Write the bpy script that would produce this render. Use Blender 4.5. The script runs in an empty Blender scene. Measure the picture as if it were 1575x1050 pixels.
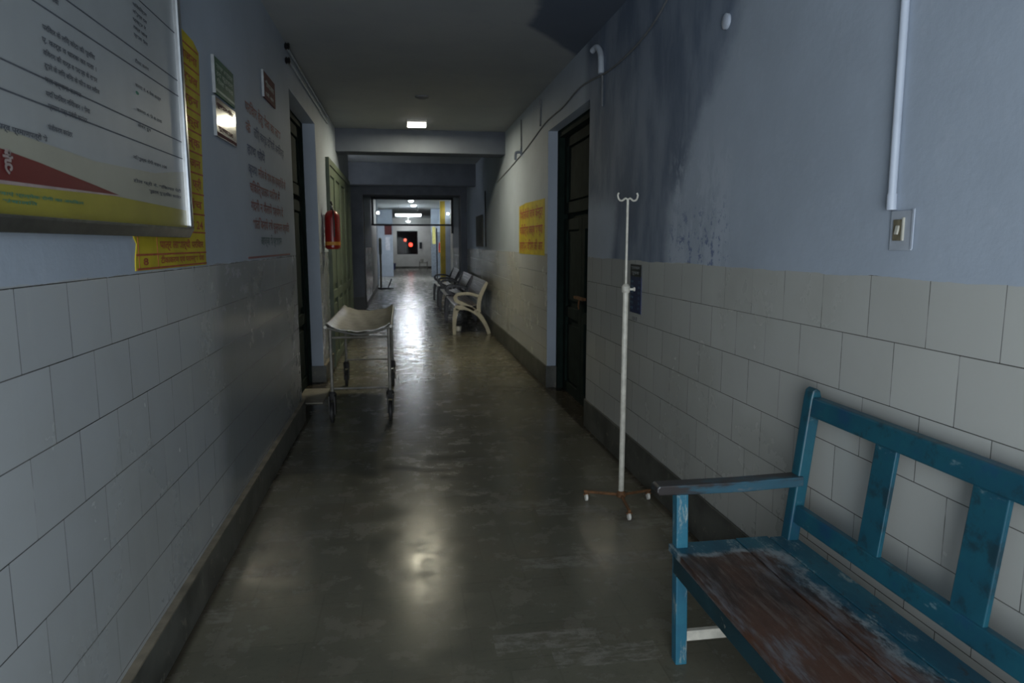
import bpy, bmesh, math, random
from mathutils import Vector, Matrix
random.seed(7)
SC = bpy.context.scene
COL = SC.collection
PI = math.pi

# ------------------------------------------------------------------ camera
cam_d = bpy.data.cameras.new('camera'); cam = bpy.data.objects.new('camera', cam_d)
COL.objects.link(cam); SC.camera = cam
cam_d.sensor_width = 36.0
cam_d.lens = 24.343
cam_d.clip_start = 0.05; cam_d.clip_end = 200
cam.location = (0, 0, 1.55)
cam.rotation_euler = (math.radians(90 - 8.017), 0, math.radians(-8.956))
cam_d.dof.use_dof = True
cam_d.dof.focus_distance = 2.9
cam_d.dof.aperture_fstop = 4.5

# ------------------------------------------------------------------ world: dull sky light through an unseen opening added behind the camera
W = bpy.data.worlds.new('world'); SC.world = W; W.use_nodes = True
bg = W.node_tree.nodes['Background']
bg.inputs['Color'].default_value = (0.87, 0.94, 1.0, 1)
bg.inputs['Strength'].default_value = 10.5
pl = bpy.data.lights.new('back_opening_portal', 'AREA'); pl.shape = 'RECTANGLE'; pl.size = 1.65; pl.size_y = 2.4
pl.cycles.is_portal = True
po = bpy.data.objects.new('back_opening_portal', pl); COL.objects.link(po)
po.location = (-0.075, -1.55, 1.2); po.rotation_euler = (math.radians(90), 0, 0)

SC.view_settings.view_transform = 'Standard'
SC.view_settings.look = 'None'
SC.view_settings.gamma = 1.0
SC.view_settings.exposure = 0.0
SC.view_settings.use_curve_mapping = False

# emission strengths of the lamps of the place
E_NEAR, E_TUBE, E_FAR = 240.0, 120.0, 90.0

# room
L, R, H = -0.90, 1.53, 3.17
Y0, YF = -1.5, 44.6

# ------------------------------------------------------------------ node helpers
class NT:
    def __init__(s, name):
        s.m = bpy.data.materials.new(name); s.m.use_nodes = True
        s.t = s.m.node_tree; s.n = s.t.nodes; s.l = s.t.links
        s.b = s.n['Principled BSDF']
    def node(s, typ, **kw):
        n = s.n.new(typ)
        for k, v in kw.items(): setattr(n, k, v)
        return n
    def put(s, sock, v):
        if isinstance(v, bpy.types.NodeSocket): s.l.new(v, sock)
        elif v is not None: sock.default_value = v
    def math(s, op, a, b=None, c=None, clamp=False):
        n = s.node('ShaderNodeMath', operation=op, use_clamp=clamp)
        s.put(n.inputs[0], a); s.put(n.inputs[1], b)
        if c is not None: s.put(n.inputs[2], c)
        return n.outputs[0]
    def mix(s, f, a, b, blend='MIX'):
        n = s.node('ShaderNodeMix', data_type='RGBA', blend_type=blend)
        s.put(n.inputs[0], f)
        for i, v in ((6, a), (7, b)):
            if isinstance(v, tuple) and len(v) == 3: v = v + (1,)
            s.put(n.inputs[i], v)
        return n.outputs[2]
    def ramp(s, v, lo, hi, a=0.0, b=1.0):
        n = s.node('ShaderNodeMapRange', interpolation_type='SMOOTHSTEP')
        s.put(n.inputs[0], v); n.inputs[1].default_value = lo; n.inputs[2].default_value = hi
        n.inputs[3].default_value = a; n.inputs[4].default_value = b
        return n.outputs[0]
    def pos(s):
        g = s.node('ShaderNodeNewGeometry'); sp = s.node('ShaderNodeSeparateXYZ')
        s.l.new(g.outputs['Position'], sp.inputs[0])
        return g.outputs['Position'], sp.outputs[0], sp.outputs[1], sp.outputs[2], g
    def obj(s):
        g = s.node('ShaderNodeTexCoord'); sp = s.node('ShaderNodeSeparateXYZ')
        s.l.new(g.outputs['Object'], sp.inputs[0])
        return g.outputs['Object'], sp.outputs[0], sp.outputs[1], sp.outputs[2]
    def noise(s, vec, scale, detail=4, rough=.55, stretch=None):
        if stretch:
            m = s.node('ShaderNodeVectorMath', operation='MULTIPLY'); s.put(m.inputs[0], vec)
            m.inputs[1].default_value = stretch; vec = m.outputs[0]
        n = s.node('ShaderNodeTexNoise'); s.put(n.inputs['Vector'], vec)
        n.inputs['Scale'].default_value = scale; n.inputs['Detail'].default_value = detail
        n.inputs['Roughness'].default_value = rough
        return n.outputs[0]
    def comb(s, x, y, z=0.0):
        n = s.node('ShaderNodeCombineXYZ'); s.put(n.inputs[0], x); s.put(n.inputs[1], y); s.put(n.inputs[2], z)
        return n.outputs[0]
    def bump(s, h, strength=.2, dist=.01):
        n = s.node('ShaderNodeBump'); s.put(n.inputs['Height'], h)
        n.inputs['Strength'].default_value = strength; n.inputs['Distance'].default_value = dist
        s.l.new(n.outputs[0], s.b.inputs['Normal'])
    def out(s, col=None, rough=None, metal=None, spec=None):
        if isinstance(col, tuple) and len(col) == 3: col = col + (1,)
        s.put(s.b.inputs['Base Color'], col); s.put(s.b.inputs['Roughness'], rough)
        s.put(s.b.inputs['Metallic'], metal); s.put(s.b.inputs['Specular IOR Level'], spec)
        return s.m

def plain(name, col, rough=.55, metal=0.0, var=.18, scale=9.0, spec=.5, wear=None):
    m = NT(name); v, *_ = m.obj()
    n = m.noise(v, scale, 5)
    dark = tuple(c * (1 - var) for c in col); lite = tuple(min(1, c * (1 + var)) for c in col)
    c = m.mix(m.ramp(n, .3, .7), dark, lite)
    if wear:
        n2 = m.noise(v, scale * 3.1, 6, .7)
        c = m.mix(m.ramp(n2, wear[1], wear[1] + .06), c, wear[0])
    return m.out(c, rough, metal, spec)

def emis(name, col, st):
    m = NT(name)
    m.b.inputs['Emission Color'].default_value = col + (1,)
    m.b.inputs['Emission Strength'].default_value = st
    return m.out((.8, .8, .8), .4)

# ------------------------------------------------------------------ materials of the building
PAINT = (0.345, 0.397, 0.468)
TILE = (0.43, 0.435, 0.41)
def wall_material(name, side):
    m = NT(name); p, x, y, z, g = m.pos()
    nx = m.node('ShaderNodeSeparateXYZ'); m.l.new(g.outputs['Normal'], nx.inputs[0])
    facing = m.math('GREATER_THAN', m.math('ABSOLUTE', nx.outputs[0]), .6)
    # distemper
    n1 = m.noise(p, 1.3, 5, .6); n2 = m.noise(p, 14, 6, .65); n3 = m.noise(p, 60, 4, .6, (1, 1, .35))
    col = m.mix(m.ramp(n1, .3, .7), tuple(c * .93 for c in PAINT), tuple(c * 1.06 for c in PAINT))
    col = m.mix(m.math('MULTIPLY', m.ramp(n2, .55, .75), .22), col, (.46, .5, .56))
    col = m.mix(m.math('MULTIPLY', m.ramp(n3, .6, .8), .16), col, (.22, .25, .3))
    if side == 'right':
        # damp patch spreading down from the ceiling
        fc = m.node('ShaderNodeFloatCurve'); zn = m.math('DIVIDE', z, 3.2); m.put(fc.inputs['Value'], zn)
        c = fc.mapping.curves[0]
        pts = [(0, .80), (.44, .775), (.50, .765), (.57, .745), (.665, .69), (.74, .645), (.83, .62), (1.0, .58)]
        c.points[0].location = pts[0]; c.points[1].location = pts[-1]
        for q in pts[1:-1]: c.points.new(*q)
        fc.mapping.update()
        edge = m.math('MULTIPLY', fc.outputs[0], 5.0)
        wob = m.math('MULTIPLY', m.math('SUBTRACT', m.noise(p, 2.2, 6, .6), .5), .42)
        s_ = m.math('ADD', m.math('SUBTRACT', y, edge), wob)
        near = m.ramp(s_, -.04, .16)
        farz = m.ramp(m.math('ADD', z, m.math('MULTIPLY', wob, .6)), 1.75, 2.0)      # beyond 5 m the stain keeps to the top
        far = m.math('MAXIMUM', m.math('SUBTRACT', 1.0, m.ramp(m.math('ADD', y, wob), 4.85, 5.05)), farz)
        end = m.math('SUBTRACT', 1.0, m.ramp(y, 5.62, 5.9))
        damp = m.math('MULTIPLY', m.math('MULTIPLY', near, far), end)
        streak = m.ramp(m.noise(p, 3.2, 5, .6, (1, 1.1, .45)), .35, .65, .62, 1.0)
        col = m.mix(m.math('MULTIPLY', damp, m.math('MULTIPLY', streak, .86)), col, (.066, .098, .155))
        # flaking salts along the edge of the damp
        box = m.math('MULTIPLY', m.ramp(y, 3.05, 3.2), m.math('SUBTRACT', 1.0, m.ramp(y, 3.75, 3.95)))
        box = m.math('MULTIPLY', box, m.math('SUBTRACT', 1.0, m.ramp(z, 1.85, 2.2)))
        fl = m.ramp(m.noise(p, 7, 8, .72, (1, 1, .5)), .46, .54)
        col = m.mix(m.math('MULTIPLY', m.math('MULTIPLY', fl, box), .75), col, (.42, .47, .54))
        fl2 = m.ramp(m.noise(p, 15, 7, .75), .54, .60)
        low = m.math('MULTIPLY', box, m.math('SUBTRACT', 1.0, m.ramp(z, 1.6, 1.85)))
        col = m.mix(m.math('MULTIPLY', m.math('MULTIPLY', fl2, low), .8), col, (.10, .14, .27))
    # tiles
    wob2 = m.math('MULTIPLY', m.math('SUBTRACT', m.noise(p, 3.5, 5, .6), .5), .035)
    zt = m.math('ADD', z, wob2)
    istile = m.math('MULTIPLY', m.math('LESS_THAN', zt, 1.452 if side == 'left' else 1.442), facing)
    top = 1.447 if side == 'left' else 1.448
    u = m.math('ADD', y, .055 if side == 'left' else .018)
    br = m.node('ShaderNodeTexBrick'); br.offset = .5; br.offset_frequency = 2
    m.put(br.inputs['Vector'], m.comb(u, m.math('SUBTRACT', z, top - 10 * .2062)))
    br.inputs['Color1'].default_value = (.48, .48, .48, 1); br.inputs['Color2'].default_value = (.52, .52, .52, 1)
    br.inputs['Mortar'].default_value = (0, 0, 0, 1)
    br.inputs['Scale'].default_value = 1.0; br.inputs['Mortar Size'].default_value = .0016
    br.inputs['Mortar Smooth'].default_value = .2
    br.inputs['Brick Width'].default_value = .2625; br.inputs['Row Height'].default_value = .2062
    t0 = m.mix(1.0, TILE if side == 'right' else (.405, .43, .445), br.outputs['Color'], 'MULTIPLY')
    t0 = m.mix(1.0, t0, (2, 2, 2), 'MULTIPLY')
    # joints: some dark with dirt, some white where grout is fresh
    jn = m.ramp(m.noise(p, 5, 3), .46, .54)
    hz = m.math('PINGPONG', m.math('SUBTRACT', z, top - 10 * .2062), .1031)
    horiz = m.math('LESS_THAN', hz, .0035)
    jc = m.mix(horiz, m.mix(jn, (.30, .31, .31), (.56, .58, .60)), (.12, .12, .115)) if side == 'left' else m.mix(horiz, m.mix(jn, (.13, .13, .12), (.36, .36, .35)), (.12, .12, .11))
    t0 = m.mix(m.math('MULTIPLY', br.outputs['Fac'], m.ramp(m.noise(p, 2.3, 3), .35, .65, .25, .9)), t0, jc)
    grime = m.ramp(m.noise(p, 1.1, 6, .65), .42, .75)
    t0 = m.mix(m.math('MULTIPLY', grime, .28), t0, (.26, .255, .21))
    drip = m.ramp(m.noise(p, 2.5, 4, .6, (1, 4, .12)), .62, .72)
    t0 = m.mix(m.math('MULTIPLY', drip, .08), t0, (.58, .58, .54))
    if side == 'left':
        d = m.ramp(m.math('ADD', y, m.math('MULTIPLY', m.math('SUBTRACT', m.noise(p, 3, 5), .5), .5)), 3.35, 3.75)
        t0 = m.mix(m.math('MULTIPLY', d, .62), t0, (.13, .145, .155))
        sm = m.math('MULTIPLY', m.ramp(m.noise(p, 6, 7, .75, (1, 1, 2.2)), .54, .62),
                    m.math('MULTIPLY', m.math('MULTIPLY', m.ramp(y, 3.5, 3.8), m.math('SUBTRACT', 1.0, m.ramp(y, 4.3, 5.2))), m.ramp(z, 1.1, 1.22)))
        t0 = m.mix(m.math('MULTIPLY', sm, .6), t0, (.42, .45, .47))
    col = m.mix(istile, col, t0)
    rough = m.math('ADD', .72, m.math('MULTIPLY', istile, m.math('ADD', -.52, m.math('MULTIPLY', grime, .16))))
    h = m.math('ADD', m.math('MULTIPLY', m.math('MULTIPLY', n2, .6), m.math('SUBTRACT', 1.0, istile)),
               m.math('MULTIPLY', m.math('SUBTRACT', 1.0, br.outputs['Fac']), m.math('MULTIPLY', istile, .5)))
    h = m.math('ADD', h, m.math('MULTIPLY', istile, -.1))
    m.bump(h, .35, .008)
    return m.out(col, rough, 0.0, .5)

def floor_material():
    m = NT('floor stone'); p, x, y, z, g = m.pos()
    br = m.node('ShaderNodeTexBrick'); br.offset = .37; br.offset_frequency = 2
    m.put(br.inputs['Vector'], m.comb(m.math('ADD', x, .2), m.math('ADD', y, .08)))
    br.inputs['Color1'].default_value = (.84, .84, .84, 1); br.inputs['Color2'].default_value = (1.06, 1.06, 1.06, 1)
    br.inputs['Mortar'].default_value = (.78, .78, .78, 1)
    br.inputs['Scale'].default_value = 1; br.inputs['Mortar Size'].default_value = .004
    br.inputs['Brick Width'].default_value = .56; br.inputs['Row Height'].default_value = .3
    n1 = m.noise(p, .9, 6, .6); n2 = m.noise(p, 5, 6, .7); n3 = m.noise(p, 40, 4, .7)
    base = m.mix(m.ramp(n1, .3, .7), (.105, .104, .080), (.160, .152, .112))
    base = m.mix(m.ramp(n2, .5, .72), base, (.165, .152, .122))
    base = m.mix(m.math('MULTIPLY', m.ramp(n3, .5, .75), .35), base, (.045, .043, .038))
    base = m.mix(.75, base, br.outputs['Color'], 'MULTIPLY')
    # rubbed, chalky slabs
    br2 = m.node('ShaderNodeTexBrick'); br2.offset = .5; m.put(br2.inputs['Vector'], m.comb(m.math('ADD', x, .31), m.math('ADD', y, .17)))
    br2.inputs['Color1'].default_value = (0, 0, 0, 1); br2.inputs['Color2'].default_value = (1, 1, 1, 1); br2.inputs['Mortar'].default_value = (0, 0, 0, 1)
    br2.inputs['Scale'].default_value = 1; br2.inputs['Brick Width'].default_value = .42; br2.inputs['Row Height'].default_value = .13; br2.inputs['Mortar Size'].default_value = .004
    n5 = m.noise(p, 11, 8, .75, (1, 2.2, 1))
    w = m.math('MULTIPLY', m.ramp(br2.outputs['Color'], .78, .84), m.ramp(n5, .42, .6))
    base = m.mix(m.math('MULTIPLY', w, .65), base, (.25, .235, .205))
    base = m.mix(m.math('MULTIPLY', m.ramp(n5, .60, .68), .45), base, (.24, .22, .18))
    sc = m.ramp(m.noise(p, 4.5, 8, .78, (1.6, 5, 1)), .62, .66)
    base = m.mix(m.math('MULTIPLY', sc, .4), base, (.27, .25, .21))
    br3 = m.node('ShaderNodeTexBrick'); br3.offset = .5; m.put(br3.inputs['Vector'], m.comb(m.math('ADD', x, .07), m.math('ADD', y, .05)))
    br3.inputs['Color1'].default_value = (0, 0, 0, 1); br3.inputs['Color2'].default_value = (0, 0, 0, 1); br3.inputs['Mortar'].default_value = (1, 1, 1, 1)
    br3.inputs['Scale'].default_value = 1; br3.inputs['Brick Width'].default_value = .61; br3.inputs['Row Height'].default_value = .61; br3.inputs['Mortar Size'].default_value = .0045
    base = m.mix(m.math('MULTIPLY', br3.outputs['Color'], m.ramp(n1, .35, .6, .05, .32)), base, (.05, .045, .035))
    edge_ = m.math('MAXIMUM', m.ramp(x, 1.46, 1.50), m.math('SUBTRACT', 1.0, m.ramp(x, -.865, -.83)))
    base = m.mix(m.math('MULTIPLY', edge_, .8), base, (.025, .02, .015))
    base = m.mix(m.math('MULTIPLY', m.ramp(m.noise(p, 1.7, 6, .7), .5, .7), .35), base, (.13, .10, .07))
    # floor colour turns paler beyond the portal
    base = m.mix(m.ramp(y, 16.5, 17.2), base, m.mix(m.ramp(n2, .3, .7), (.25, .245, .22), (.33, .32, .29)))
    rough = m.math('ADD', .16, m.math('MULTIPLY', m.ramp(n2, .3, .75), .18))
    n6 = m.noise(p, 1.0, 3, .5, (.7, 3.2, 1))
    h = m.math('ADD', m.math('MULTIPLY', n2, .4), m.math('ADD', m.math('MULTIPLY', br.outputs['Fac'], -.3), m.math('MULTIPLY', n6, 3.2)))
    m.bump(h, .12, .003)
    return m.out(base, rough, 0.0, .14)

def ceiling_material():
    m = NT('ceiling paint'); p, x, y, z, g = m.pos()
    n1 = m.noise(p, .8, 5, .6); n2 = m.noise(p, 9, 6, .65)
    c = m.mix(m.ramp(n1, .3, .7), (.27, .29, .305), (.32, .335, .34))
    c = m.mix(m.math('MULTIPLY', m.ramp(n2, .55, .75), .2), c, (.2, .22, .24))
    wob = m.math('MULTIPLY', m.math('SUBTRACT', m.noise(p, 1.8, 6, .6), .5), .22)
    a = m.ramp(m.math('ADD', x, wob), .90, .99)
    line = m.math('ADD', m.math('MULTIPLY', m.math('SUBTRACT', x, .91), 1.4), 5.25)
    b = m.math('SUBTRACT', 1.0, m.ramp(m.math('ADD', m.math('SUBTRACT', y, line), wob), -.03, .1))
    n_ = m.ramp(y, 4.2, 4.5)
    c = m.mix(m.math('MULTIPLY', m.math('MULTIPLY', m.math('MULTIPLY', a, b), n_), .8), c, (.05, .075, .125))
    m.bump(n2, .2, .01)
    return m.out(c, .8, 0.0, .3)

M = {}
M['wall_left'] = wall_material('left wall paint and tile', 'left')
M['wall_right'] = wall_material('right wall paint and tile', 'right')
M['floor'] = floor_material()
M['ceiling'] = ceiling_material()
M['skirt'] = plain('skirting stone', (.075, .077, .068), .45, 0, .4, 5, .4, ((.17, .16, .13), .60))
M['ledge'] = plain('skirting ledge dirt', (.20, .175, .13), .7, 0, .3, 8)
M['wall_far'] = plain('far corridor cream wall', (.52, .52, .50), .55, 0, .08, 2)
M['paint'] = plain('blue grey distemper', PAINT, .75, 0, .08, 3)
M['beam'] = plain('beam paint', (.095, .11, .14), .75, 0, .1, 3)
M['paleblock'] = plain('dull blue paint', (.075, .085, .105), .7, 0, .15, 3)
M['darkpaint'] = plain('dark dado paint', (.03, .033, .035), .6, 0, .2, 4)
M['door_green'] = plain('dark green door paint', (.009, .017, .014), .85, 0, .3, 6, .12)
M['door_green2'] = plain('sage green door paint', (.085, .11, .075), .6, 0, .2, 4)
M['sill'] = plain('pale stone sill', (.28, .26, .21), .6, 0, .2, 8)
M['alu_dark'] = plain('aluminium with dark reflection', (.30, .31, .31), .25, .9, .2, 30, .5, ((.5, .5, .48), .68))  # same frame metal, its reflection of the dark floor put into the colour
M['alu'] = plain('aluminium', (.75, .77, .78), .28, 1.0, .06, 20)
M['steel'] = plain('dull painted steel', (.20, .19, .165), .5, .3, .3, 14, .5, ((.12, .08, .05), .64))
M['sheet'] = plain('scratched sheet metal', (.19, .185, .165), .42, .4, .25, 9, .5, ((.24, .2, .14), .66))
M['rubber'] = plain('black rubber', (.02, .02, .02), .6)
M['cream'] = plain('cream enamel', (.55, .53, .46), .4, 0, .15, 25, .5, ((.25, .13, .06), .70))
M['cream2'] = plain('cream bench casting', (.40, .37, .28), .4, 0, .12, 8, .5, ((.26, .17, .09), .70))
M['rust'] = plain('rusty iron', (.16, .075, .03), .8, .2, .35, 30)
M['white'] = plain('white nylon', (.72, .70, .64), .5, 0, .08, 20)
M['seatbrown'] = plain('brown bench slats', (.12, .10, .085), .3, 0, .25, 10)
M['black'] = plain('black enamel', (.012, .012, .014), .3, .3)
M['red'] = plain('red enamel', (.24, .012, .010), .3, 0, .12, 12)
M['label'] = plain('orange label', (.55, .25, .04), .6)
M['yellow'] = plain('yellow painted sign', (.45, .355, .015), .7, 0, .18, 5)
M['yellow_dk'] = plain('yellow painted pillar', (.38, .28, .03), .6, 0, .15, 3)
M['redink'] = plain('red lettering', (.33, .075, .03), .7, 0, .2, 15)
M['wallred'] = plain('faded red lettering', (.24, .10, .10), .7, 0, .2, 15)
M['wallblue'] = plain('faded blue lettering', (.08, .11, .19), .7, 0, .2, 15)
M['wallteal'] = plain('faded teal lettering', (.10, .16, .18), .7, 0, .2, 15)
M['ink'] = plain('dark ink', (.06, .07, .09), .6, 0, .2, 15)
M['greenink'] = plain('green ink', (.06, .20, .14), .6)
M['paper'] = plain('printed flex sheet', (.30, .325, .34), .45, 0, .06, 4)
M['creampaper'] = plain('cream printed band', (.31, .31, .255), .45, 0, .06, 4)
M['maroon'] = plain('maroon printed wedge', (.125, .014, .016), .45, 0, .1, 4)
M['yellowband'] = plain('yellow printed band', (.29, .255, .035), .45, 0, .08, 4)
M['pinkline'] = plain('pale pink stripe', (.32, .26, .25), .5)
M['signgreen'] = plain('dark green sign', (.02, .09, .055), .6, 0, .2, 20)
M['signpale'] = plain('pale green print', (.25, .35, .30), .5)
M['signbrown'] = plain('glossy brown sign', (.12, .08, .075), .14, 0, .35, 9)
M['signred'] = plain('maroon sign', (.09, .02, .022), .8, 0, .2, 20)
M['signblue'] = plain('navy sign', (.012, .022, .075), .45, 0, .2, 20)
M['signblack'] = plain('black sign band', (.010, .013, .016), .4)
M['signlite'] = plain('light blue print', (.12, .22, .30), .6)
M['signgrey'] = plain('grey print', (.30, .32, .33), .6)
M['pipe'] = plain('white conduit', (.44, .49, .57), .45, 0, .05, 6)
M['switchbox'] = plain('painted switch plate', (.345, .38, .43), .7, 0, .1, 10)
M['switchbrown'] = plain('grimy switch', (.16, .14, .09), .5, 0, .3, 40)
M['ivory'] = plain('ivory plastic', (.48, .47, .40), .45)
M['wire'] = plain('grey cable', (.13, .14, .15), .6)
M['darkwire'] = plain('dark cable', (.02, .022, .025), .6)
M['pale_wire'] = plain('painted cable', (.33, .37, .42), .6)
M['blueplastic'] = plain('blue plastic', (.01, .018, .13), .4)
M['frame_dark'] = plain('dark iron frame', (.015, .018, .022), .5, .3)
M['doorgrey'] = plain('blue grey door paint', (.16, .19, .23), .5)
M['lime'] = plain('pale yellow poster', (.62, .58, .20), .6)
M['window_dark'] = plain('dark window blackout', (.02, .022, .024), .8)
M['lamp_near'] = emis('warm white lamp', (1.0, .92, .68), E_NEAR)
M['lamp_side'] = emis('lamp rim', (1.0, .95, .85), 2.2)
M['lamp_tube'] = emis('cool tube light', (.86, .93, 1.0), E_TUBE)
M['lamp_far'] = emis('cool bulb light', (.90, .95, 1.0), E_FAR)
M['lamp_wall'] = emis('wall bulb light', (.95, .97, 1.0), E_FAR * .55)
M['lamp_red'] = emis('red lamp', (1.0, .03, .01), 4.0)
M['lamp_red2'] = emis('dim red lamp', (1.0, .10, .04), 2.0)
def glass():
    m = NT('window glass'); m.b.inputs['Transmission Weight'].default_value = 1.0
    m.b.inputs['IOR'].default_value = 1.1
    return m.out((.85, .9, .9), .02)
M['glass'] = glass()

def blue_wood():
    m = NT('blue painted wood'); v, x, y, z = m.obj()
    n1 = m.noise(v, 3, 5, .6); n2 = m.noise(v, 26, 6, .7, (1, .3, 1)); n3 = m.noise(v, 7, 6, .7)
    c = m.mix(m.ramp(n1, .3, .7), (.008, .062, .098), (.012, .095, .130))
    c = m.mix(m.math('MULTIPLY', m.ramp(n3, .5, .7), .6), c, (.012, .05, .12))
    c = m.mix(m.math('MULTIPLY', m.ramp(n2, .62, .72), .55), c, (.20, .29, .31))
    c = m.mix(m.math('MULTIPLY', m.ramp(n3, .47, .36), .75), c, (.012, .03, .04))
    m.bump(n2, .2, .003)
    return m.out(c, .42, 0, .5)
def leg_wood():
    m = NT('scraped blue paint'); v, x, y, z = m.obj()
    n1 = m.noise(v, 5, 5, .6); n2 = m.noise(v, 34, 6, .75, (1, 1, .25))
    c = m.mix(m.ramp(n1, .3, .7), (.016, .10, .165), (.022, .15, .215))
    c = m.mix(m.math('MULTIPLY', m.ramp(n2, .53, .66), .75), c, (.33, .36, .33))
    m.bump(n2, .2, .003)
    return m.out(c, .5, 0, .5)
def seat_wood():
    # object origin sits at the far front corner of the bench: x across the seat, y back along it (negative towards the camera)
    m = NT('worn seat board'); v, x, y, z, _ = m.pos()
    n1 = m.noise(v, 5, 6, .65, (1, .35, 1)); n2 = m.noise(v, 45, 6, .75, (1, .12, 1)); n3 = m.noise(v, 2.2, 4)
    n4 = m.noise(v, 16, 7, .8, (1, .4, 1))
    blue = m.mix(m.ramp(n1, .35, .65), (.009, .062, .10), (.016, .105, .145))
    blue = m.mix(m.math('MULTIPLY', m.ramp(n4, .54, .62), .7), blue, (.24, .29, .29))
    blue = m.mix(m.math('MULTIPLY', m.ramp(n4, .42, .36), .8), blue, (.025, .03, .035))
    brown = m.mix(m.ramp(n1, .35, .65), (.030, .016, .012), (.080, .036, .022))
    brown = m.mix(m.math('MULTIPLY', m.ramp(n2, .48, .64), .6), brown, (.13, .10, .085))
    n7 = m.noise(v, 2.6, 6, .7, (1.5, .6, 1))
    brown = m.mix(m.math('MULTIPLY', m.math('MULTIPLY', m.ramp(n7, .5, .62), m.ramp(n2, .4, .55)), .75), brown, (.13, .135, .15))
    brown = m.mix(m.math('MULTIPLY', m.ramp(n1, .47, .36), .6), brown, (.016, .010, .009))
    # sitters rubbed the paint off the front two planks; the far end and the back stay blue
    wob = m.math('MULTIPLY', m.math('SUBTRACT', m.noise(v, 4.5, 7, .75, (1, .6, 1)), .5), .34)
    a = m.math('SUBTRACT', 1.0, m.ramp(m.math('ADD', x, wob), 1.24, 1.33))
    b = m.math('SUBTRACT', 1.0, m.ramp(m.math('ADD', y, m.math('MULTIPLY', wob, .35)), 2.17, 2.22))
    wear = m.math('MULTIPLY', a, b)
    c = m.mix(wear, blue, brown)
    rim = m.math('MULTIPLY', m.math('MULTIPLY', wear, m.math('SUBTRACT', 1.0, wear)), 4.0)
    c = m.mix(m.math('MULTIPLY', m.math('MULTIPLY', rim, m.ramp(n4, .4, .55)), .65), c, (.28, .32, .33))
    m.bump(m.math('ADD', n2, m.math('MULTIPLY', n4, .6)), .3, .003)
    return m.out(c, m.math('SUBTRACT', .5, m.math('MULTIPLY', wear, .12)), 0, .5)
def apron_wood():
    m = NT('chipped dark blue paint'); v, x, y, z = m.obj()
    n1 = m.noise(v, 4, 5, .6); n2 = m.noise(v, 38, 6, .75); n5 = m.noise(v, 2.5, 3)
    c = m.mix(m.ramp(n1, .3, .7), (.005, .024, .032), (.007, .040, .055))
    ch = m.math('MULTIPLY', m.ramp(n2, .62, .66), m.ramp(n5, .5, .62))
    c = m.mix(ch, c, (.30, .27, .22))
    return m.out(c, .45, 0, .5)
def arm_wood():
    m = NT('rubbed dark armrest'); v, x, y, z = m.obj()
    n1 = m.noise(v, 9, 6, .7, (.3, 1, 1))
    c = m.mix(m.ramp(n1, .42, .56), (.030, .026, .026), (.03, .085, .12))
    c = m.mix(m.math('MULTIPLY', m.ramp(n1, .60, .68), .7), c, (.22, .17, .14))
    return m.out(c, .38, 0, .5)
M['blue'] = blue_wood(); M['leg'] = leg_wood(); M['seat'] = seat_wood(); M['apron'] = apron_wood(); M['arm'] = arm_wood()

# ------------------------------------------------------------------ mesh helpers (all in world coordinates)
def box(bm, x0, x1, y0, y1, z0, z1, rot=None, about=None):
    vs = [bm.verts.new((x, y, z)) for x in (x0, x1) for y in (y0, y1) for z in (z0, z1)]
    for f in ((0, 1, 3, 2), (4, 6, 7, 5), (0, 4, 5, 1), (2, 3, 7, 6), (0, 2, 6, 4), (1, 5, 7, 3)):
        bm.faces.new([vs[i] for i in f])
    if rot is not None:
        bmesh.ops.rotate(bm, verts=vs, cent=Vector(about), matrix=rot)
    return vs
def tube(bm, pts, r, seg=10, cap=True):
    pts = [Vector(p) for p in pts]; rings = []
    rr = r if isinstance(r, (list, tuple)) else [r] * len(pts)
    up = None
    for i, p in enumerate(pts):
        d = (pts[min(i + 1, len(pts) - 1)] - pts[max(i - 1, 0)]).normalized()
        if up is None: up = Vector((0, 0, 1)) if abs(d.z) < .9 else Vector((1, 0, 0))
        a = d.cross(up).normalized(); b = d.cross(a).normalized(); up = -b if (-b).dot(up) > 0 else b
        rings.append([bm.verts.new(p + (a * math.cos(2 * PI * k / seg) + b * math.sin(2 * PI * k / seg)) * rr[i]) for k in range(seg)])
    for i in range(len(rings) - 1):
        for k in range(seg):
            bm.faces.new((rings[i][k], rings[i][(k + 1) % seg], rings[i + 1][(k + 1) % seg], rings[i + 1][k]))
    if cap: bm.faces.new(rings[0][::-1]); bm.faces.new(rings[-1])
def lathe(bm, cx, cy, prof, seg=24, axis='z', cz=0.0):
    """prof: list of (radius, height); axis z, x or y"""
    rings = []
    for r, h in prof:
        ring = []
        for k in range(seg):
            a, b = r * math.cos(2 * PI * k / seg), r * math.sin(2 * PI * k / seg)
            co = {'z': (cx + a, cy + b, cz + h), 'x': (cx + h, cy + a, cz + b), 'y': (cx + a, cy + h, cz + b)}[axis]
            ring.append(bm.verts.new(co))
        rings.append(ring)
    for i in range(len(rings) - 1):
        for k in range(seg):
            bm.faces.new((rings[i][k], rings[i][(k + 1) % seg], rings[i + 1][(k + 1) % seg], rings[i + 1][k]))
    bm.faces.new(rings[0][::-1]); bm.faces.new(rings[-1])
def prism(bm, pts, axis, a, b):
    """extrude a closed 2D outline between a and b along axis ('x': pts=(y,z), 'y': pts=(x,z), 'z': pts=(x,y))"""
    def co(p, t): return {'x': (t, p[0], p[1]), 'y': (p[0], t, p[1]), 'z': (p[0], p[1], t)}[axis]
    A = [bm.verts.new(co(p, a)) for p in pts]; B = [bm.verts.new(co(p, b)) for p in pts]
    n = len(pts); bm.faces.new(A); bm.faces.new(B[::-1])
    for i in range(n): bm.faces.new((A[i], B[i], B[(i + 1) % n], A[(i + 1) % n]))
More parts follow.
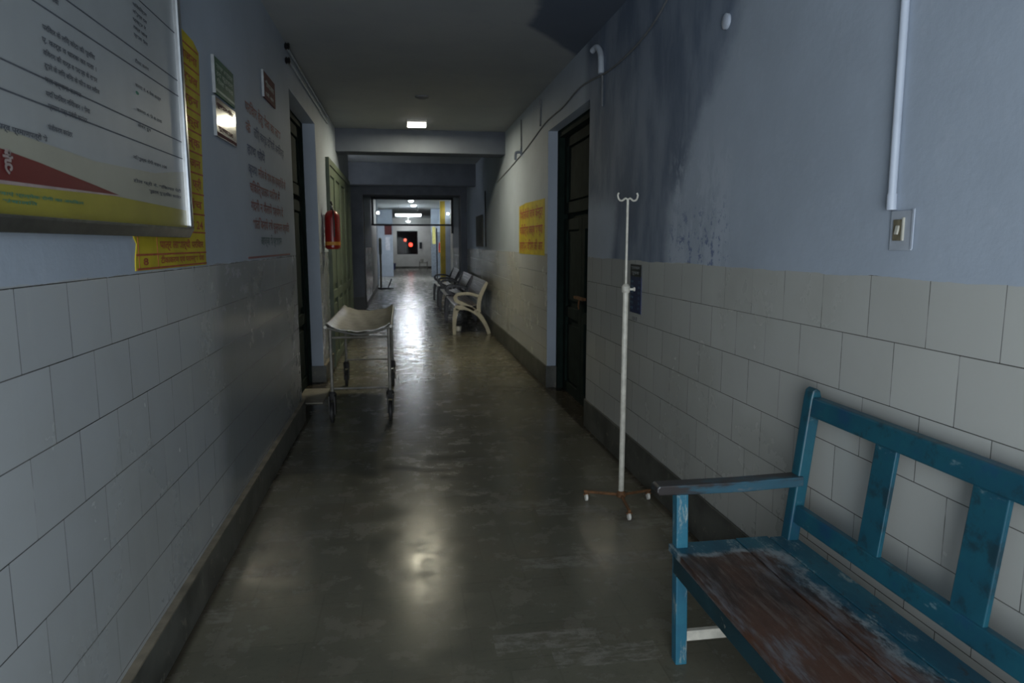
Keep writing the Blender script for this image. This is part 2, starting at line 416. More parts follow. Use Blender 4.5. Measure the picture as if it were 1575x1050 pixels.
def smooth_path(pts, n=6):
    out = []
    P = [Vector(p) for p in pts]; P = [P[0] * 2 - P[1]] + P + [P[-1] * 2 - P[-2]]
    for i in range(1, len(P) - 2):
        for k in range(n):
            t = k / n
            out.append(.5 * ((2 * P[i]) + (P[i + 1] - P[i - 1]) * t + (2 * P[i - 1] - 5 * P[i] + 4 * P[i + 1] - P[i + 2]) * t * t + (3 * P[i] - P[i - 1] - 3 * P[i + 1] + P[i + 2]) * t ** 3))
    out.append(P[-2]); return out
def ribbon(bm, path, widths, y0, y1):
    """flat casting: a curved bar of varying width in the X-Z plane, from y0 to y1"""
    P = smooth_path([(p[0], 0, p[1]) for p in path]); n = len(P); Lp, Rp = [], []
    for i, p in enumerate(P):
        d = (P[min(i + 1, n - 1)] - P[max(i - 1, 0)]).normalized(); s = Vector((-d.z, 0, d.x))
        f = i / (n - 1) * (len(widths) - 1); j = min(int(f), len(widths) - 2); w = widths[j] + (widths[j + 1] - widths[j]) * (f - j)
        Lp.append(p + s * w / 2); Rp.append(p - s * w / 2)
    rows = [[bm.verts.new((q.x, y, q.z)) for q in side] for side, y in ((Lp, y0), (Rp, y0), (Rp, y1), (Lp, y1))]
    for i in range(n - 1):
        for a in range(4):
            b = (a + 1) % 4; bm.faces.new((rows[a][i], rows[a][i + 1], rows[b][i + 1], rows[b][i]))
    for i in (0, n - 1): bm.faces.new([rows[a][i] for a in range(4)])
def new(): return bmesh.new()

def obj(name, bm, mat, parent=None, bevel=0.0, smooth=False, label=None):
    bmesh.ops.recalc_face_normals(bm, faces=bm.faces[:])
    xs = [v.co.x for v in bm.verts]; ys = [v.co.y for v in bm.verts]; zs = [v.co.z for v in bm.verts]
    o0 = Vector(((min(xs) + max(xs)) / 2, (min(ys) + max(ys)) / 2, min(zs)))
    org = Vector(parent_world(parent)) if parent else Vector((0, 0, 0))
    for v in bm.verts: v.co -= o0
    me = bpy.data.meshes.new(name); bm.to_mesh(me); bm.free()
    for p in me.polygons: p.use_smooth = smooth
    for mm in (mat if isinstance(mat, list) else [mat]): me.materials.append(mm)
    o = bpy.data.objects.new(name, me); COL.objects.link(o)
    o.parent = parent; o.location = o0 - org
    if bevel:
        b = o.modifiers.new('bevel', 'BEVEL'); b.width = bevel; b.segments = 2; b.limit_method = 'ANGLE'; b.angle_limit = math.radians(40)
    if smooth:
        try: me.set_sharp_from_angle(angle=math.radians(40))
        except Exception: pass
    if label: o['label'] = label
    return o
def parent_world(p):
    v = Vector((0, 0, 0))
    while p: v = v + p.location; p = p.parent
    return v
def thing(name, label, cat, loc, group=None):
    o = bpy.data.objects.new(name, None); COL.objects.link(o); o.location = loc; o.empty_display_size = .1
    o['label'] = label; o['category'] = cat
    if group: o['group'] = group
    return o
def tag(o, label, cat, group=None):
    o['label'] = label; o['category'] = cat
    if group: o['group'] = group
    return o
def struct(name, bm, mat, parent=None, bevel=0.0, label=None):
    o = obj(name, bm, mat, parent, bevel)
    if parent is None: o['kind'] = 'structure'
    if label: o['label'] = label
    return o
def copy_tree(o, parent=None, loc=None):
    c = o.copy(); COL.objects.link(c); c.parent = parent
    if loc is not None: c.location = loc
    for ch in list(o.children): copy_tree(ch, c)
    return c

def line(mat, parent, *a, **k):
    bb = new(); words(bb, *a, **k)
    if len(bb.verts): return obj('text_line', bb, mat, parent)
    bb.free()
def words(bm, text, side, plane, start, base, height, length=None, slope=0.0, bold=.022):
    """lettering laid on a wall. side 'L' faces +X reading towards +Y; 'R' faces -X reading towards -Y"""
    cu = bpy.data.curves.new('t', 'FONT'); cu.body = text; cu.size = 1.0; cu.resolution_u = 2; cu.offset = bold
    to = bpy.data.objects.new('t', cu); COL.objects.link(to)
    bpy.context.view_layer.update()
    dg = bpy.context.evaluated_depsgraph_get(); me = bpy.data.meshes.new_from_object(to.evaluated_get(dg))
    if len(me.vertices):
        xs = [v.co.x for v in me.vertices]; w = max(xs) - min(xs); x0 = min(xs)
        sx = (length / w) if length else height; sz = height
        off = len(bm.verts)
        vs = []
        for v in me.vertices:
            a = (v.co.x - x0) * sx; h = v.co.y * sz
            if side == 'L': co = (plane, start + a, base + h + slope * a)
            elif side == 'R': co = (plane, start - a, base + h + slope * a)
            else: co = (start + a, plane, base + h)
            vs.append(bm.verts.new(co))
        for p in me.polygons:
            try: bm.faces.new([vs[i] for i in p.vertices])
            except ValueError: pass
    bpy.data.objects.remove(to); bpy.data.curves.remove(cu); bpy.data.meshes.remove(me)

# ================================================================== SETTING
b = new(); box(b, -1.6, 2.2, Y0 - .1, YF + .2, -.1, 0); struct('floor', b, M['floor'])
b = new(); box(b, -1.6, 2.2, Y0 - .1, YF + .2, H, H + .1); struct('ceiling', b, M['ceiling'])

# ---- left wall
b = new()
box(b, L - .25, L, Y0 - .1, 6.2, 0, H)
box(b, L - .25, L, 6.2, 7.95, 2.83, H)
box(b, L - .25, L, 7.95, 8.9, 0, H)
box(b, L - .25, L, 8.9, 12.4, 2.6, H)
box(b, L - .25, L, 12.4, 12.7, 0, H)
box(b, -1.6, -1.35, 12.7, 16.5, 0, H)
box(b, L - .25, -.87, 17.2, 21.0, 0, H)
struct('wall_left', b, M['wall_left'])
# ---- right wall
b = new()
box(b, R, R + .25, Y0 - .1, 5.65, 0, H)
box(b, R, R + .25, 5.65, 7.28, 2.71, H)
box(b, R, R + .25, 7.28, 16.5, 0, H)
box(b, R, R + .25, 17.2, 21.2, 0, H)
struct('wall_right', b, M['wall_right'])
b = new(); box(b, L - .25, -.87, 21.0, 25.0, 0, H); box(b, -1.6, -1.15, 25.0, YF, 0, H); struct('wall_left_far', b, M['wall_far'])
b = new(); box(b, 1.85, 2.1, 21.4, YF, 0, H); box(b, R, 2.1, 21.2, 21.4, 0, H); struct('wall_right_far', b, M['wall_far'])
# ---- portal between the two halves of the corridor
b = new()
box(b, -1.6, -.87, 16.5, 17.2, 0, H)
box(b, 1.385, R + .25, 16.5, 17.2, 0, H)
box(b, -.87, 1.385, 16.5, 17.2, 2.67, H)
struct('wall_portal', b, M['paleblock'])
b = new(); box(b, -1.34, -.862, 16.48, 17.21, 0, .32); struct('baseboard_portal', b, M['darkpaint'])
# ---- far wall with its window opening
wx0, wx1, wz0, wz1 = -.30, 1.0, .90, 2.36
b = new()
box(b, -1.6, wx0, YF, YF + .2, 0, H); box(b, wx1, 2.1, YF, YF + .2, 0, H)
box(b, wx0, wx1, YF, YF + .2, 0, wz0); box(b, wx0, wx1, YF, YF + .2, wz1, H)
struct('wall_far', b, M['wall_far'])
b = new(); box(b, -1.15, 1.85, YF - .02, YF, 0, .14); struct('baseboard_far', b, M['skirt'])
# ---- unseen back wall, its opening placed and sized to steer the light
b = new(); box(b, L - .25, R + .25, Y0 - .1, Y0, 2.4, H); box(b, .75, R + .25, Y0 - .1, Y0, 0, 2.4); struct('wall_back', b, M['paint'])

# ---- skirtings
b = new()
for y0, y1 in ((Y0, 6.2), (7.95, 8.86), (12.42, 12.7)): box(b, L, L + .028, y0, y1, 0, .188)
box(b, L - .16, L + .028, 7.92, 7.95, 0, .188)
sk = struct('baseboard_left', b, M['skirt'], bevel=.004)
b = new(); box(b, L, L + .030, Y0, 6.2, .184, .192); box(b, L, L + .030, 7.95, 8.86, .184, .192); struct('trim_1', b, M['ledge'])
b = new()
box(b, R - .016, R, Y0, 5.65, 0, .236); box(b, R - .016, R, 7.26, 16.5, 0, .236); box(b, R - .016, R + .13, 7.25, 7.28, 0, .236)
struct('baseboard_right', b, M['skirt'], bevel=.003)
b = new(); box(b, -.87, -.85, 17.2, 25, 0, .15); box(b, R - .02, R, 17.2, 21.2, 0, .15); box(b, 1.83, 1.85, 21.4, YF, 0, .15); box(b, -1.15, -1.13, 25, YF, 0, .15)
struct('baseboard_beyond', b, M['skirt'])

# ---- beams
b = new(); box(b, L - .1, R + .05, 10.35, 10.75, 2.85, H + .01); struct('trim_2', b, M['beam'], bevel=.01)
b = new(); box(b, -1.35, R + .05, 14.5, 14.8, 2.73, H + .01); struct('trim_3', b, M['paleblock'], bevel=.01)

# ---- doors
def panelled(y0, y1, z0, z1, xp, sgn, mat, rows, stile=.11, depth=.03, name='door_leaf', parent=None):
    """a leaf in a plane of constant x whose face looks towards sgn*x, with recessed panels"""
    bb = new()
    xa, xb = (xp, xp - sgn * .02); box(bb, min(xa, xb), max(xa, xb), y0, y1, z0, z1)
    f0, f1 = (xp, xp + sgn * depth) ; lo, hi = min(f0, f1), max(f0, f1)
    box(bb, lo, hi, y0, y0 + stile, z0, z1); box(bb, lo, hi, y1 - stile, y1, z0, z1)
    hs = [z0] + rows + [z1]
    for i, zz in enumerate(hs):
        za = z0 if i == 0 else (z1 - stile if i == len(hs) - 1 else zz - stile / 2)
        box(bb, lo, hi, y0 + stile, y1 - stile, za, za + stile)
    for i in range(len(hs) - 1):
        a = hs[i] + stile * .9 + .03; c = hs[i + 1] - stile * .9 - .03
        if c > a: box(bb, lo, lo + (hi - lo) * .6, y0 + stile + .04, y1 - stile - .04, a, c) if sgn > 0 else box(bb, hi - (hi - lo) * .6, hi, y0 + stile + .04, y1 - stile - .04, a, c)
    return obj(name, bb, mat, parent, bevel=.004)
def frame_y(y0, y1, z1, xa, xb, w, mat, parent, name='door_frame'):
    bb = new(); box(bb, xa, xb, y0, y0 + w, 0, z1); box(bb, xa, xb, y1 - w, y1, 0, z1); box(bb, xa, xb, y0 + w, y1 - w, z1 - w, z1)
    return obj(name, bb, mat, parent, bevel=.004)

d1 = bpy.data.objects.new('door_1', None); COL.objects.link(d1); d1.location = (L - .16, 6.975, 0); d1['kind'] = 'structure'
frame_y(6.2, 7.95, 2.83, L - .25, L - .13, .07, M['door_green'], d1)
panelled(6.27, 7.075, .0, 2.0, L - .19, 1, M['door_green'], [.75], parent=d1)
panelled(7.08, 7.88, .0, 2.0, L - .19, 1, M['door_green'], [.75], parent=d1)
panelled(6.27, 7.88, 2.05, 2.76, L - .19, 1, M['door_green'], [], name='transom_panel', parent=d1)
bb = new(); box(bb, L - .25, L - .2, 6.2, 7.95, 0, 2.83); obj('backing', bb, M['door_green'], d1)  # added filler behind the leaves stops sky light leaking in
bb = new(); tube(bb, [(L - .12, 6.9, 1.0), (L - .12, 6.9, 1.14)], .01); box(bb, L - .16, L - .115, 6.89, 6.91, .99, 1.01); box(bb, L - .16, L - .115, 6.89, 6.91, 1.13, 1.15); obj('door_handle', bb, M['steel'], d1)

d2 = bpy.data.objects.new('door_2', None); COL.objects.link(d2); d2.location = (R + .16, 6.46, 0); d2['kind'] = 'structure'
frame_y(5.65, 7.28, 2.71, R + .10, R + .25, .075, M['door_green'], d2)
panelled(5.725, 6.46, .0, 1.80, R + .19, -1, M['door_green'], [.85], parent=d2)
panelled(6.465, 7.205, .0, 1.80, R + .19, -1, M['door_green'], [.85], parent=d2)
panelled(5.725, 7.205, 1.86, 2.635, R + .19, -1, M['door_green'], [], name='transom_panel', parent=d2)
bb = new(); box(bb, R + .2, R + .25, 5.65, 7.28, 0, 2.71); obj('backing', bb, M['door_green'], d2)  # unseen filler, added against light leaking past the door
bb = new(); box(bb, R + .125, R + .165, 6.30, 6.62, 1.02, 1.045); tube(bb, [(R + .14, 6.45, 1.03), (R + .13, 6.45, .96), (R + .14, 6.47, .93)], .008); obj('door_bolt', bb, M['rust'], d2)

d3 = bpy.data.objects.new('door_3', None); COL.objects.link(d3); d3.location = (L, 10.6, 0); d3['kind'] = 'structure'
frame_y(8.9, 12.4, 2.6, L - .1, L + .045, .08, M['door_green2'], d3)
ys = [8.98 + i * (3.34 / 4) for i in range(5)]
for i in range(4): panelled(ys[i] + .005, ys[i + 1] - .005, 0, 2.52, L, 1, M['door_green2'], [.9], parent=d3)
bb = new(); box(bb, L - .25, L - .05, 8.9, 12.4, 0, 2.6); obj('backing', bb, M['door_green'], d3)  # filler added behind these leaves to block outside light
b = new(); box(b, L - .16, L + .10, 6.85, 7.55, 0, .010); struct('trim_4', b, M['sill'], bevel=.002)

# ---- transom frame across the passage beyond the portal
t = bpy.data.objects.new('trim_5', None); COL.objects.link(t); t.location = (.35, 21, 2.12); t['kind'] = 'structure'
bb = new()
box(bb, -.87, 1.53, 20.97, 21.03, 2.08, 2.13); box(bb, -.87, 1.53, 20.97, 21.03, 2.84, 2.90)
box(bb, -.86, -.80, 20.97, 21.03, 2.08, 2.90); box(bb, 1.47, 1.53, 20.97, 21.03, 1.86, 2.90)
obj('frame', bb, M['frame_dark'], t)
bb = new(); box(bb, -.81, 1.48, 20.995, 21.003, 2.12, 2.85); obj('pane', bb, M['glass'], t)
b = new(); box(b, -.87, 1.53, 20.9, 21.1, 2.9, H); struct('trim_6', b, M['paleblock'])

# ---- far window
w = bpy.data.objects.new('window_1', None); COL.objects.link(w); w.location = (.35, YF, wz0); w['kind'] = 'structure'
bb = new(); f = .05
box(bb, wx0, wx0 + f, YF, YF + .08, wz0, wz1); box(bb, wx1 - f, wx1, YF, YF + .08, wz0, wz1)
box(bb, wx0 + f, wx1 - f, YF, YF + .08, wz0, wz0 + f); box(bb, wx0 + f, wx1 - f, YF, YF + .08, wz1 - f, wz1)
obj('window_frame', bb, M['frame_dark'], w)
bb = new(); box(bb, wx0 + f, wx1 - f, YF + .03, YF + .036, wz0 + f, wz1 - f); obj('pane', bb, M['glass'], w)
for nm, bb_ in (('blackout_back', (-1.3, 2.2, YF + 4.2, YF + 4.3, -.1, H)), ('blackout_left', (-1.4, -1.3, YF + .2, YF + 4.3, -.1, H)), ('blackout_right', (2.2, 2.3, YF + .2, YF + 4.3, -.1, H)),
                ('blackout_top', (-1.4, 2.3, YF + .2, YF + 4.3, H, H + .1)), ('blackout_floor', (-1.4, 2.3, YF + .2, YF + 4.3, -.1, 0))):
    b = new(); box(b, *bb_); struct(nm, b, M['window_dark'])  # added dark boxes outside the window keep the sky light out
for (x, z, r, lab, mt) in ((.22, 1.80, .10, 'small dim red lamp in the dark window, upper left of the two', 'lamp_red2'), (.58, 1.50, .13, 'bright red lamp in the dark window, lower right of the two', 'lamp_red')):
    tt = thing('red_lamp', lab, 'lamp', (x, YF + 2.0, 0))
    bb = new(); tube(bb, [(x, YF + 2.0, 0), (x, YF + 2.0, z)], .02); obj('pole', bb, M['frame_dark'], tt)
    bb = new(); lathe(bb, x, YF + 1.96, [(r * .3, -.03), (r, 0), (r * .9, .03), (r * .3, .06)], 16, 'y', z); obj('lens', bb, M[mt], tt, smooth=True)

# ---- pilasters and yellow column in the far half
b = new(); box(b, -1.16, -.42, 34, 34.4, 0, H); struct('trim_7', b, M['paint'])
b = new(); box(b, 1.47, 1.66, 27, 27.3, 0, H); struct('trim_8', b, M['yellow_dk'])
b = new(); box(b, 1.66, 1.86, 27, 27.3, 0, H); struct('trim_9', b, M['paint'])
b = new(); box(b, -1.15, -.90, 27.0, 27.4, 0, H); struct('trim_10', b, M['paint'])

# ================================================================== LIGHT FITTINGS
t = thing('ceiling_light', 'bright square flush ceiling light in front of the near beam', 'light', (.23, 9.6, 3.12))
b = new(); box(b, .10, .36, 9.48, 9.72, 3.135, 3.17); obj('housing', b, M['white'], t, bevel=.008)
b = new(); box(b, .108, .352, 9.488, 9.712, 3.105, 3.1355); obj('diffuser', b, M['lamp_side'], t)
b = new(); box(b, .112, .348, 9.492, 9.708, 3.1035, 3.1055); obj('lit_face', b, M['lamp_near'], t)

def round_light(x, y, z, r, label, drop):
    t = thing('round_ceiling_light', label, 'light', (x, y, z), 'round lamps of the far corridor')
    bb = new(); lathe(bb, x, y, [(.03, z + .04), (.03, H)] if drop > .05 else [(r * 1.05, z + .04), (r * 1.05, H)], 16); obj('holder', bb, M['white'], t)
    bb = new(); lathe(bb, x, y, [(r * .2, z - .02), (r * .75, z), (r, z + .03), (r * .9, z + .05)], 20); obj('bulb', bb, M['lamp_far'], t, smooth=True)
round_light(.353, 25.2, 3.02, .095, 'uppermost small round lamp of the far corridor ceiling', .02)
round_light(.52, 29.6, 3.10, .13, 'larger round lamp just above the bright tube light', .03)
round_light(.42, 43.6, 2.88, .14, 'small round lamp just below the bright tube light', .2)
t = thing('tube_light', 'bright horizontal tube light hung across the far corridor', 'light', (.31, 31, 2.75))
bb = new(); box(bb, -.27, .89, 30.97, 31.03, 2.82, 2.87); obj('batten', bb, M['white'], t)
bb = new(); tube(bb, [(-.24, 31, 2.79), (.86, 31, 2.79)], .05, 12); obj('tube', bb, M['lamp_tube'], t, smooth=True)
for x in (-.1, .72):
    bb = new(); tube(bb, [(x, 31, 2.86), (x, 31, H)], .008, 6); obj('rod', bb, M['steel'], t)
def wall_bulb(x, y, z, s, label):
    t = thing('wall_bulb', label, 'light', (x, y, z))
    bb = new(); lathe(bb, x, y, [(.05, 0), (.05, s * .06)], 14, 'x', z); obj('holder', bb, M['white'], t)
    bb = new(); lathe(bb, x + s * .06, y, [(.022, 0), (.045, s * .03), (.045, s * .07), (.02, s * .09)], 14, 'x', z); obj('bulb', bb, M['lamp_wall'], t, smooth=True)
wall_bulb(-.87, 24.0, 2.58, 1, 'small bright bulb on the left wall just beyond the transom frame')
wall_bulb(1.85, 26.7, 2.68, -1, 'small bright bulb on the right wall beside the yellow column')

# ================================================================== BLUE WOODEN BENCH
Yf = 2.30; Yn = .42                     # far and near ends
xf, xb, zs = .945, 1.445, .46
t = thing('wooden_bench', 'long blue painted wooden bench with worn brown seat against the right wall', 'bench', (.95, 1.3, 0))
planks = ((xf, 1.205), (1.211, 1.338), (1.343, xb - .005))
for i, (a, c) in enumerate(planks):
    b = new(); box(b, a, c, Yn, Yf + (.0, .006, -.004)[i], zs - .028, zs); obj('seat_plank', b, M['seat'], t, bevel=.003)
b = new(); box(b, xf + .004, xf + .03, Yn, Yf - .04, .365, zs - .029); obj('front_apron', b, M['apron'], t, bevel=.003, label='dark chipped front rail')
b = new(); box(b, xf + .05, xb - .05, Yf - .045, Yf - .02, .37, zs - .029); obj('end_apron', b, M['apron'], t, bevel=.003)
b = new(); box(b, xb - .06, xb - .035, Yn, Yf - .04, .37, zs - .029); obj('back_apron', b, M['apron'], t, bevel=.003)
lean = lambda z: 1.388 + max(0, z - .42) * .115
for yy in (Yf - .045, 1.30, Yn + .0):
    # front leg rising to the armrest at the two ends
    top = .66 if yy != 1.30 else zs - .03
    b = new(); box(b, xf + .008, xf + .052, yy, yy + .044, 0, top)
    for v in b.verts:
        if v.co.z < .1: v.co.x += .018
    obj('front_leg', b, M['leg'], t, bevel=.004)
for yy in (Yf - .045, Yn):
    b = new()
    prof = [(0, 0), (.30, 0), (zs, 0), (.985, 0)]
    w_ = .046
    pts = [(lean(0) - .0, 0), (lean(0) + w_, 0), (lean(.42) + w_, .42), (lean(.97) + w_, .99), (lean(.97) + w_ * .8, 1.022), (lean(.97) + w_ * .45, 1.033), (lean(.97) + .006, 1.022), (lean(.97), .99), (lean(.42), .42)]
    prism(b, pts, 'y', yy + .0, yy + .05)
    obj('back_post', b, M['blue'], t, bevel=.006)
    b = new(); box(b, 1.01, lean(0) + .01, yy + .012, yy + .034, .085, .125); obj('side_stretcher', b, M['cream'], t, bevel=.003, label='pale bare stretcher')
def slanted(z0, z1, y0, y1, th, off):
    bb = new(); x0, x1 = lean(z0) + off, lean(z1) + off
    prism(bb, [(x0, z0), (x0 + th, z0), (x1 + th, z1), (x1, z1)], 'y', y0, y1); return bb
obj('top_rail', slanted(.930, 1.000, Yn + .05, Yf - .045, .040, .002), M['blue'], t, bevel=.006)
obj('lower_rail', slanted(.53, .595, Yn + .05, Yf - .045, .028, .008), M['blue'], t, bevel=.005)
for yc, w_ in ((1.865, .095), (1.475, .112), (1.085, .112), (.70, .112)):
    obj('back_slat', slanted(.59, .94, yc - w_ / 2, yc + w_ / 2, .016, .014), M['blue'], t, bevel=.003)
for yy in (Yf - .055, Yn - .01):
    b = new()
    pts = [(.875, .675), (.885, .665), (1.0, .662), (1.2, .660), (lean(.68) + .02, .668), (lean(.68) + .02, .706), (1.2, .700), (1.0, .700), (.885, .700), (.875, .692)]
    prism(b, pts, 'y', yy, yy + .062); obj('armrest', b, M['arm'], t, bevel=.005, label='dark rubbed armrest')

# ================================================================== DRIP STAND
cx, cy = 1.255, 3.80
t = thing('drip_stand', 'tall thin cream drip stand with rusty tripod foot beyond the blue bench', 'stand', (cx, cy, 0))
b = new(); tube(b, [(cx, cy, .07), (cx, cy, 1.31)], .0165, 14); obj('outer_pole', b, M['cream'], t, smooth=True)
b = new(); lathe(b, cx, cy, [(.021, 1.275), (.024, 1.285), (.024, 1.31), (.012, 1.325)], 14); box(b, cx + .02, cx + .045, cy - .006, cy + .006, 1.288, 1.300); lathe(b, cx + .045, cy, [(.012, 0), (.012, .008)], 10, 'x', 1.294); obj('clamp', b, M['cream'], t)
b = new(); tube(b, [(cx, cy, 1.30), (cx, cy, 1.80)], .0075, 10); obj('inner_rod', b, M['cream'], t, smooth=True)
for s in (-1, 1):
    b = new(); tube(b, smooth_path([(cx, cy, 1.795), (cx + s * .014, cy, 1.802), (cx + s * .032, cy, 1.79), (cx + s * .05, cy, 1.795), (cx + s * .058, cy, 1.818), (cx + s * .052, cy, 1.832)], 4), .0055, 8); obj('hook', b, M['cream'], t, smooth=True)
b = new(); lathe(b, cx, cy, [(.02, .06), (.028, .065), (.028, .085), (.018, .10)], 14); obj('hub', b, M['rust'], t, smooth=True)
for (wx, wy) in ((1.078, 3.93), (1.457, 3.89), (1.239, 3.60)):
    d = Vector((wx - cx, wy - cy, 0)); e = Vector((cx, cy, 0)) + d * 1.06
    lg = new(); tube(lg, [(cx, cy, .075), (cx + d.x * .5, cy + d.y * .5, .066), (e.x, e.y, .056)], .009, 8)
    lo = obj('foot_leg', lg, M['rust'], t, smooth=True)
    b = new(); tube(b, [(wx, wy, .035), (wx, wy, .06)], .008, 8); box(b, wx - .017, wx + .017, wy - .006, wy + .006, .036, .044)
    ca = obj('caster_fork', b, M['rust'], lo)
    b = new(); lathe(b, wx - .010, wy, [(.008, 0), (.021, .003), (.021, .017), (.008, .020)], 16, 'x', .021); obj('caster_wheel', b, M['white'], lo, smooth=True)

# ================================================================== STRETCHER TROLLEY
t = thing('stretcher_trolley', 'old metal stretcher trolley with sagging top beside the left doorway', 'stretcher', (-.38, 6.9, 0))
X0, X1, YA, YB = -.645, -.115, 6.0, 7.85
b = new(); nx, ny = 14, 10; grid = []
for j in range(ny + 1):
    v = j / ny; row = []
    for i in range(nx + 1):
        u = i / nx; x = X0 + (X1 - X0) * u; s = (2 * u - 1)
        z = .795 + .055 * s * s + (.018 if abs(s) > .98 else 0) + .02 * (2 * v - 1) ** 6 + .004 * math.sin(u * 23 + v * 11)
        row.append((x, YA + (YB - YA) * v, z))
    grid.append(row)
T = [[b.verts.new(p) for p in r] for r in grid]; Bt = [[b.verts.new((p[0], p[1], p[2] - .006)) for p in r] for r in grid]
for j in range(ny):
    for i in range(nx):
        b.faces.new((T[j][i], T[j][i + 1], T[j + 1][i + 1], T[j + 1][i])); b.faces.new((Bt[j][i], Bt[j + 1][i], Bt[j + 1][i + 1], Bt[j][i + 1]))
for j in range(ny):
    b.faces.new((T[j][0], T[j + 1][0], Bt[j + 1][0], Bt[j][0])); b.faces.new((T[j][nx], Bt[j][nx], Bt[j + 1][nx], T[j + 1][nx]))
for i in range(nx):
    b.faces.new((T[0][i], Bt[0][i], Bt[0][i + 1], T[0][i + 1])); b.faces.new((T[ny][i], T[ny][i + 1], Bt[ny][i + 1], Bt[ny][i]))
obj('sagging_top', b, M['sheet'], t, smooth=True)
for x in (X0 - .008, X1 + .008):
    b = new(); tube(b, [(x, YA - .04, .855), (x, YB + .03, .855)], .014, 10); obj('side_rail', b, M['sheet'], t, smooth=True)
for y in (YA, YB):
    b = new(); tube(b, smooth_path([(X0, y, .845), (X0 + .1, y, .815), (-.375, y, .782), (X1 - .1, y, .815), (X1, y, .845)], 6), .010, 8); obj('end_rail', b, M['sheet'], t, smooth=True)
for (y, z) in ((YA + .12, .745), (YB - .12, .745), (YA + .14, .29), (YB - .16, .29)):
    b = new(); tube(b, [(X0 + .02, y, z), (X1 - .02, y, z)], .010, 8); obj('crossbar', b, M['steel'], t, smooth=True)
for x in (X0 + .015, X1 - .015):
    for y in (YA + .12, YB - .14):
        b = new(); tube(b, [(x, y, .85), (x, y, .20)], .015, 10); lg = obj('leg', b, M['steel'], t, smooth=True)
        b = new(); lathe(b, x, y, [(.030, .195), (.034, .21), (.034, .25), (.022, .27)], 12)
        box(b, x - .028, x - .019, y - .07, y + .03, .075, .24); box(b, x + .019, x + .028, y - .07, y + .03, .075, .24); obj('caster_fork', b, M['rubber'], lg)
        b = new(); lathe(b, x - .017, y - .04, [(.02, 0), (.084, .003), (.09, .009), (.09, .025), (.084, .031), (.02, .034)], 22, 'x', .091); obj('caster_wheel', b, M['rubber'], lg, smooth=True)

# ================================================================== WAITING BENCHES ON THE RIGHT
def waiting_bench(ya, yb_, label, pale):
    t = thing('waiting_bench', label, 'bench', (1.15, (ya + yb_) / 2, 0), 'slatted benches along the right wall')
    mt = M['cream2'] if pale else M['black']
    for y, mt in ((ya, mt), (yb_ - .05, M['black'])):  # cream bench's far frame set black, low light put into its colour
        e = new()
        ribbon(e, [(.862, 0.0), (.862, .15), (.875, .33), (.905, .455)], [.055, .06, .075, .10], y, y + .045)
        ribbon(e, [(1.465, 0.0), (1.42, .13), (1.335, .28), (1.24, .38), (1.12, .45), (1.0, .468), (.88, .455)], [.06, .065, .075, .085, .085, .075, .09], y, y + .045)
        ribbon(e, [(.885, .65), (.90, .585), (1.0, .535), (1.11, .48), (1.21, .415)], [.06, .06, .065, .065, .05], y, y + .045)
        ribbon(e, [(.855, .625), (.92, .69), (1.02, .705), (1.15, .70), (1.30, .655)], [.03, .055, .05, .05, .05], y, y + .045)
        ribbon(e, [(1.285, .38), (1.285, .52), (1.315, .66), (1.37, .78), (1.43, .90)], [.075, .07, .07, .065, .045], y, y + .045)
        obj('end_frame', e, mt, t, bevel=.006, label='curved cast end frame')
    for k, x in enumerate([.90, .965, 1.03, 1.095, 1.16, 1.225]):
        z = .515 - .022 * math.sin(k / 5 * PI)
        if k == 0: z = .505
        b = new(); box(b, x - .0318, x + .0318, ya + .02, yb_ - .02, z - .022, z); obj('seat_slat', b, M['seatbrown'], t, bevel=.005)
    for k in range(6):
        z = .58 + k * .06; x = 1.30 + (z - .55) * .36
        rot = Matrix.Rotation(.34, 3, 'Y'); b = new(); box(b, x - .012, x + .010, ya + .02, yb_ - .02, z - .0295, z + .0295, rot, (x, ya, z)); obj('back_slat', b, M['seatbrown'], t, bevel=.004)
    b = new(); tube(b, [(1.0, ya + .02, .425), (1.0, yb_ - .02, .425)], .015, 8); tube(b, [(1.22, ya + .02, .40), (1.22, yb_ - .02, .40)], .015, 8); obj('tie_bar', b, M['steel'], t)
    return t
waiting_bench(11.83, 14.05, 'waiting bench with cream curved cast end frames, nearest of the bench row', True)
waiting_bench(14.3, 16.35, 'second waiting bench of the row, black curved arms, before the portal', False)
waiting_bench(17.4, 19.4, 'farthest waiting bench of the row, black curved arms, beyond the portal', False)
# small things under and beside the benches
b = new(); lathe(b, .97, 12.3, [(.03, 0), (.045, .01), (.055, .09), (.048, .09), (.04, .02)], 16); tag(obj('plastic_cup', b, M['white'], smooth=True), 'small white plastic cup on floor under the nearest waiting bench', 'cup')

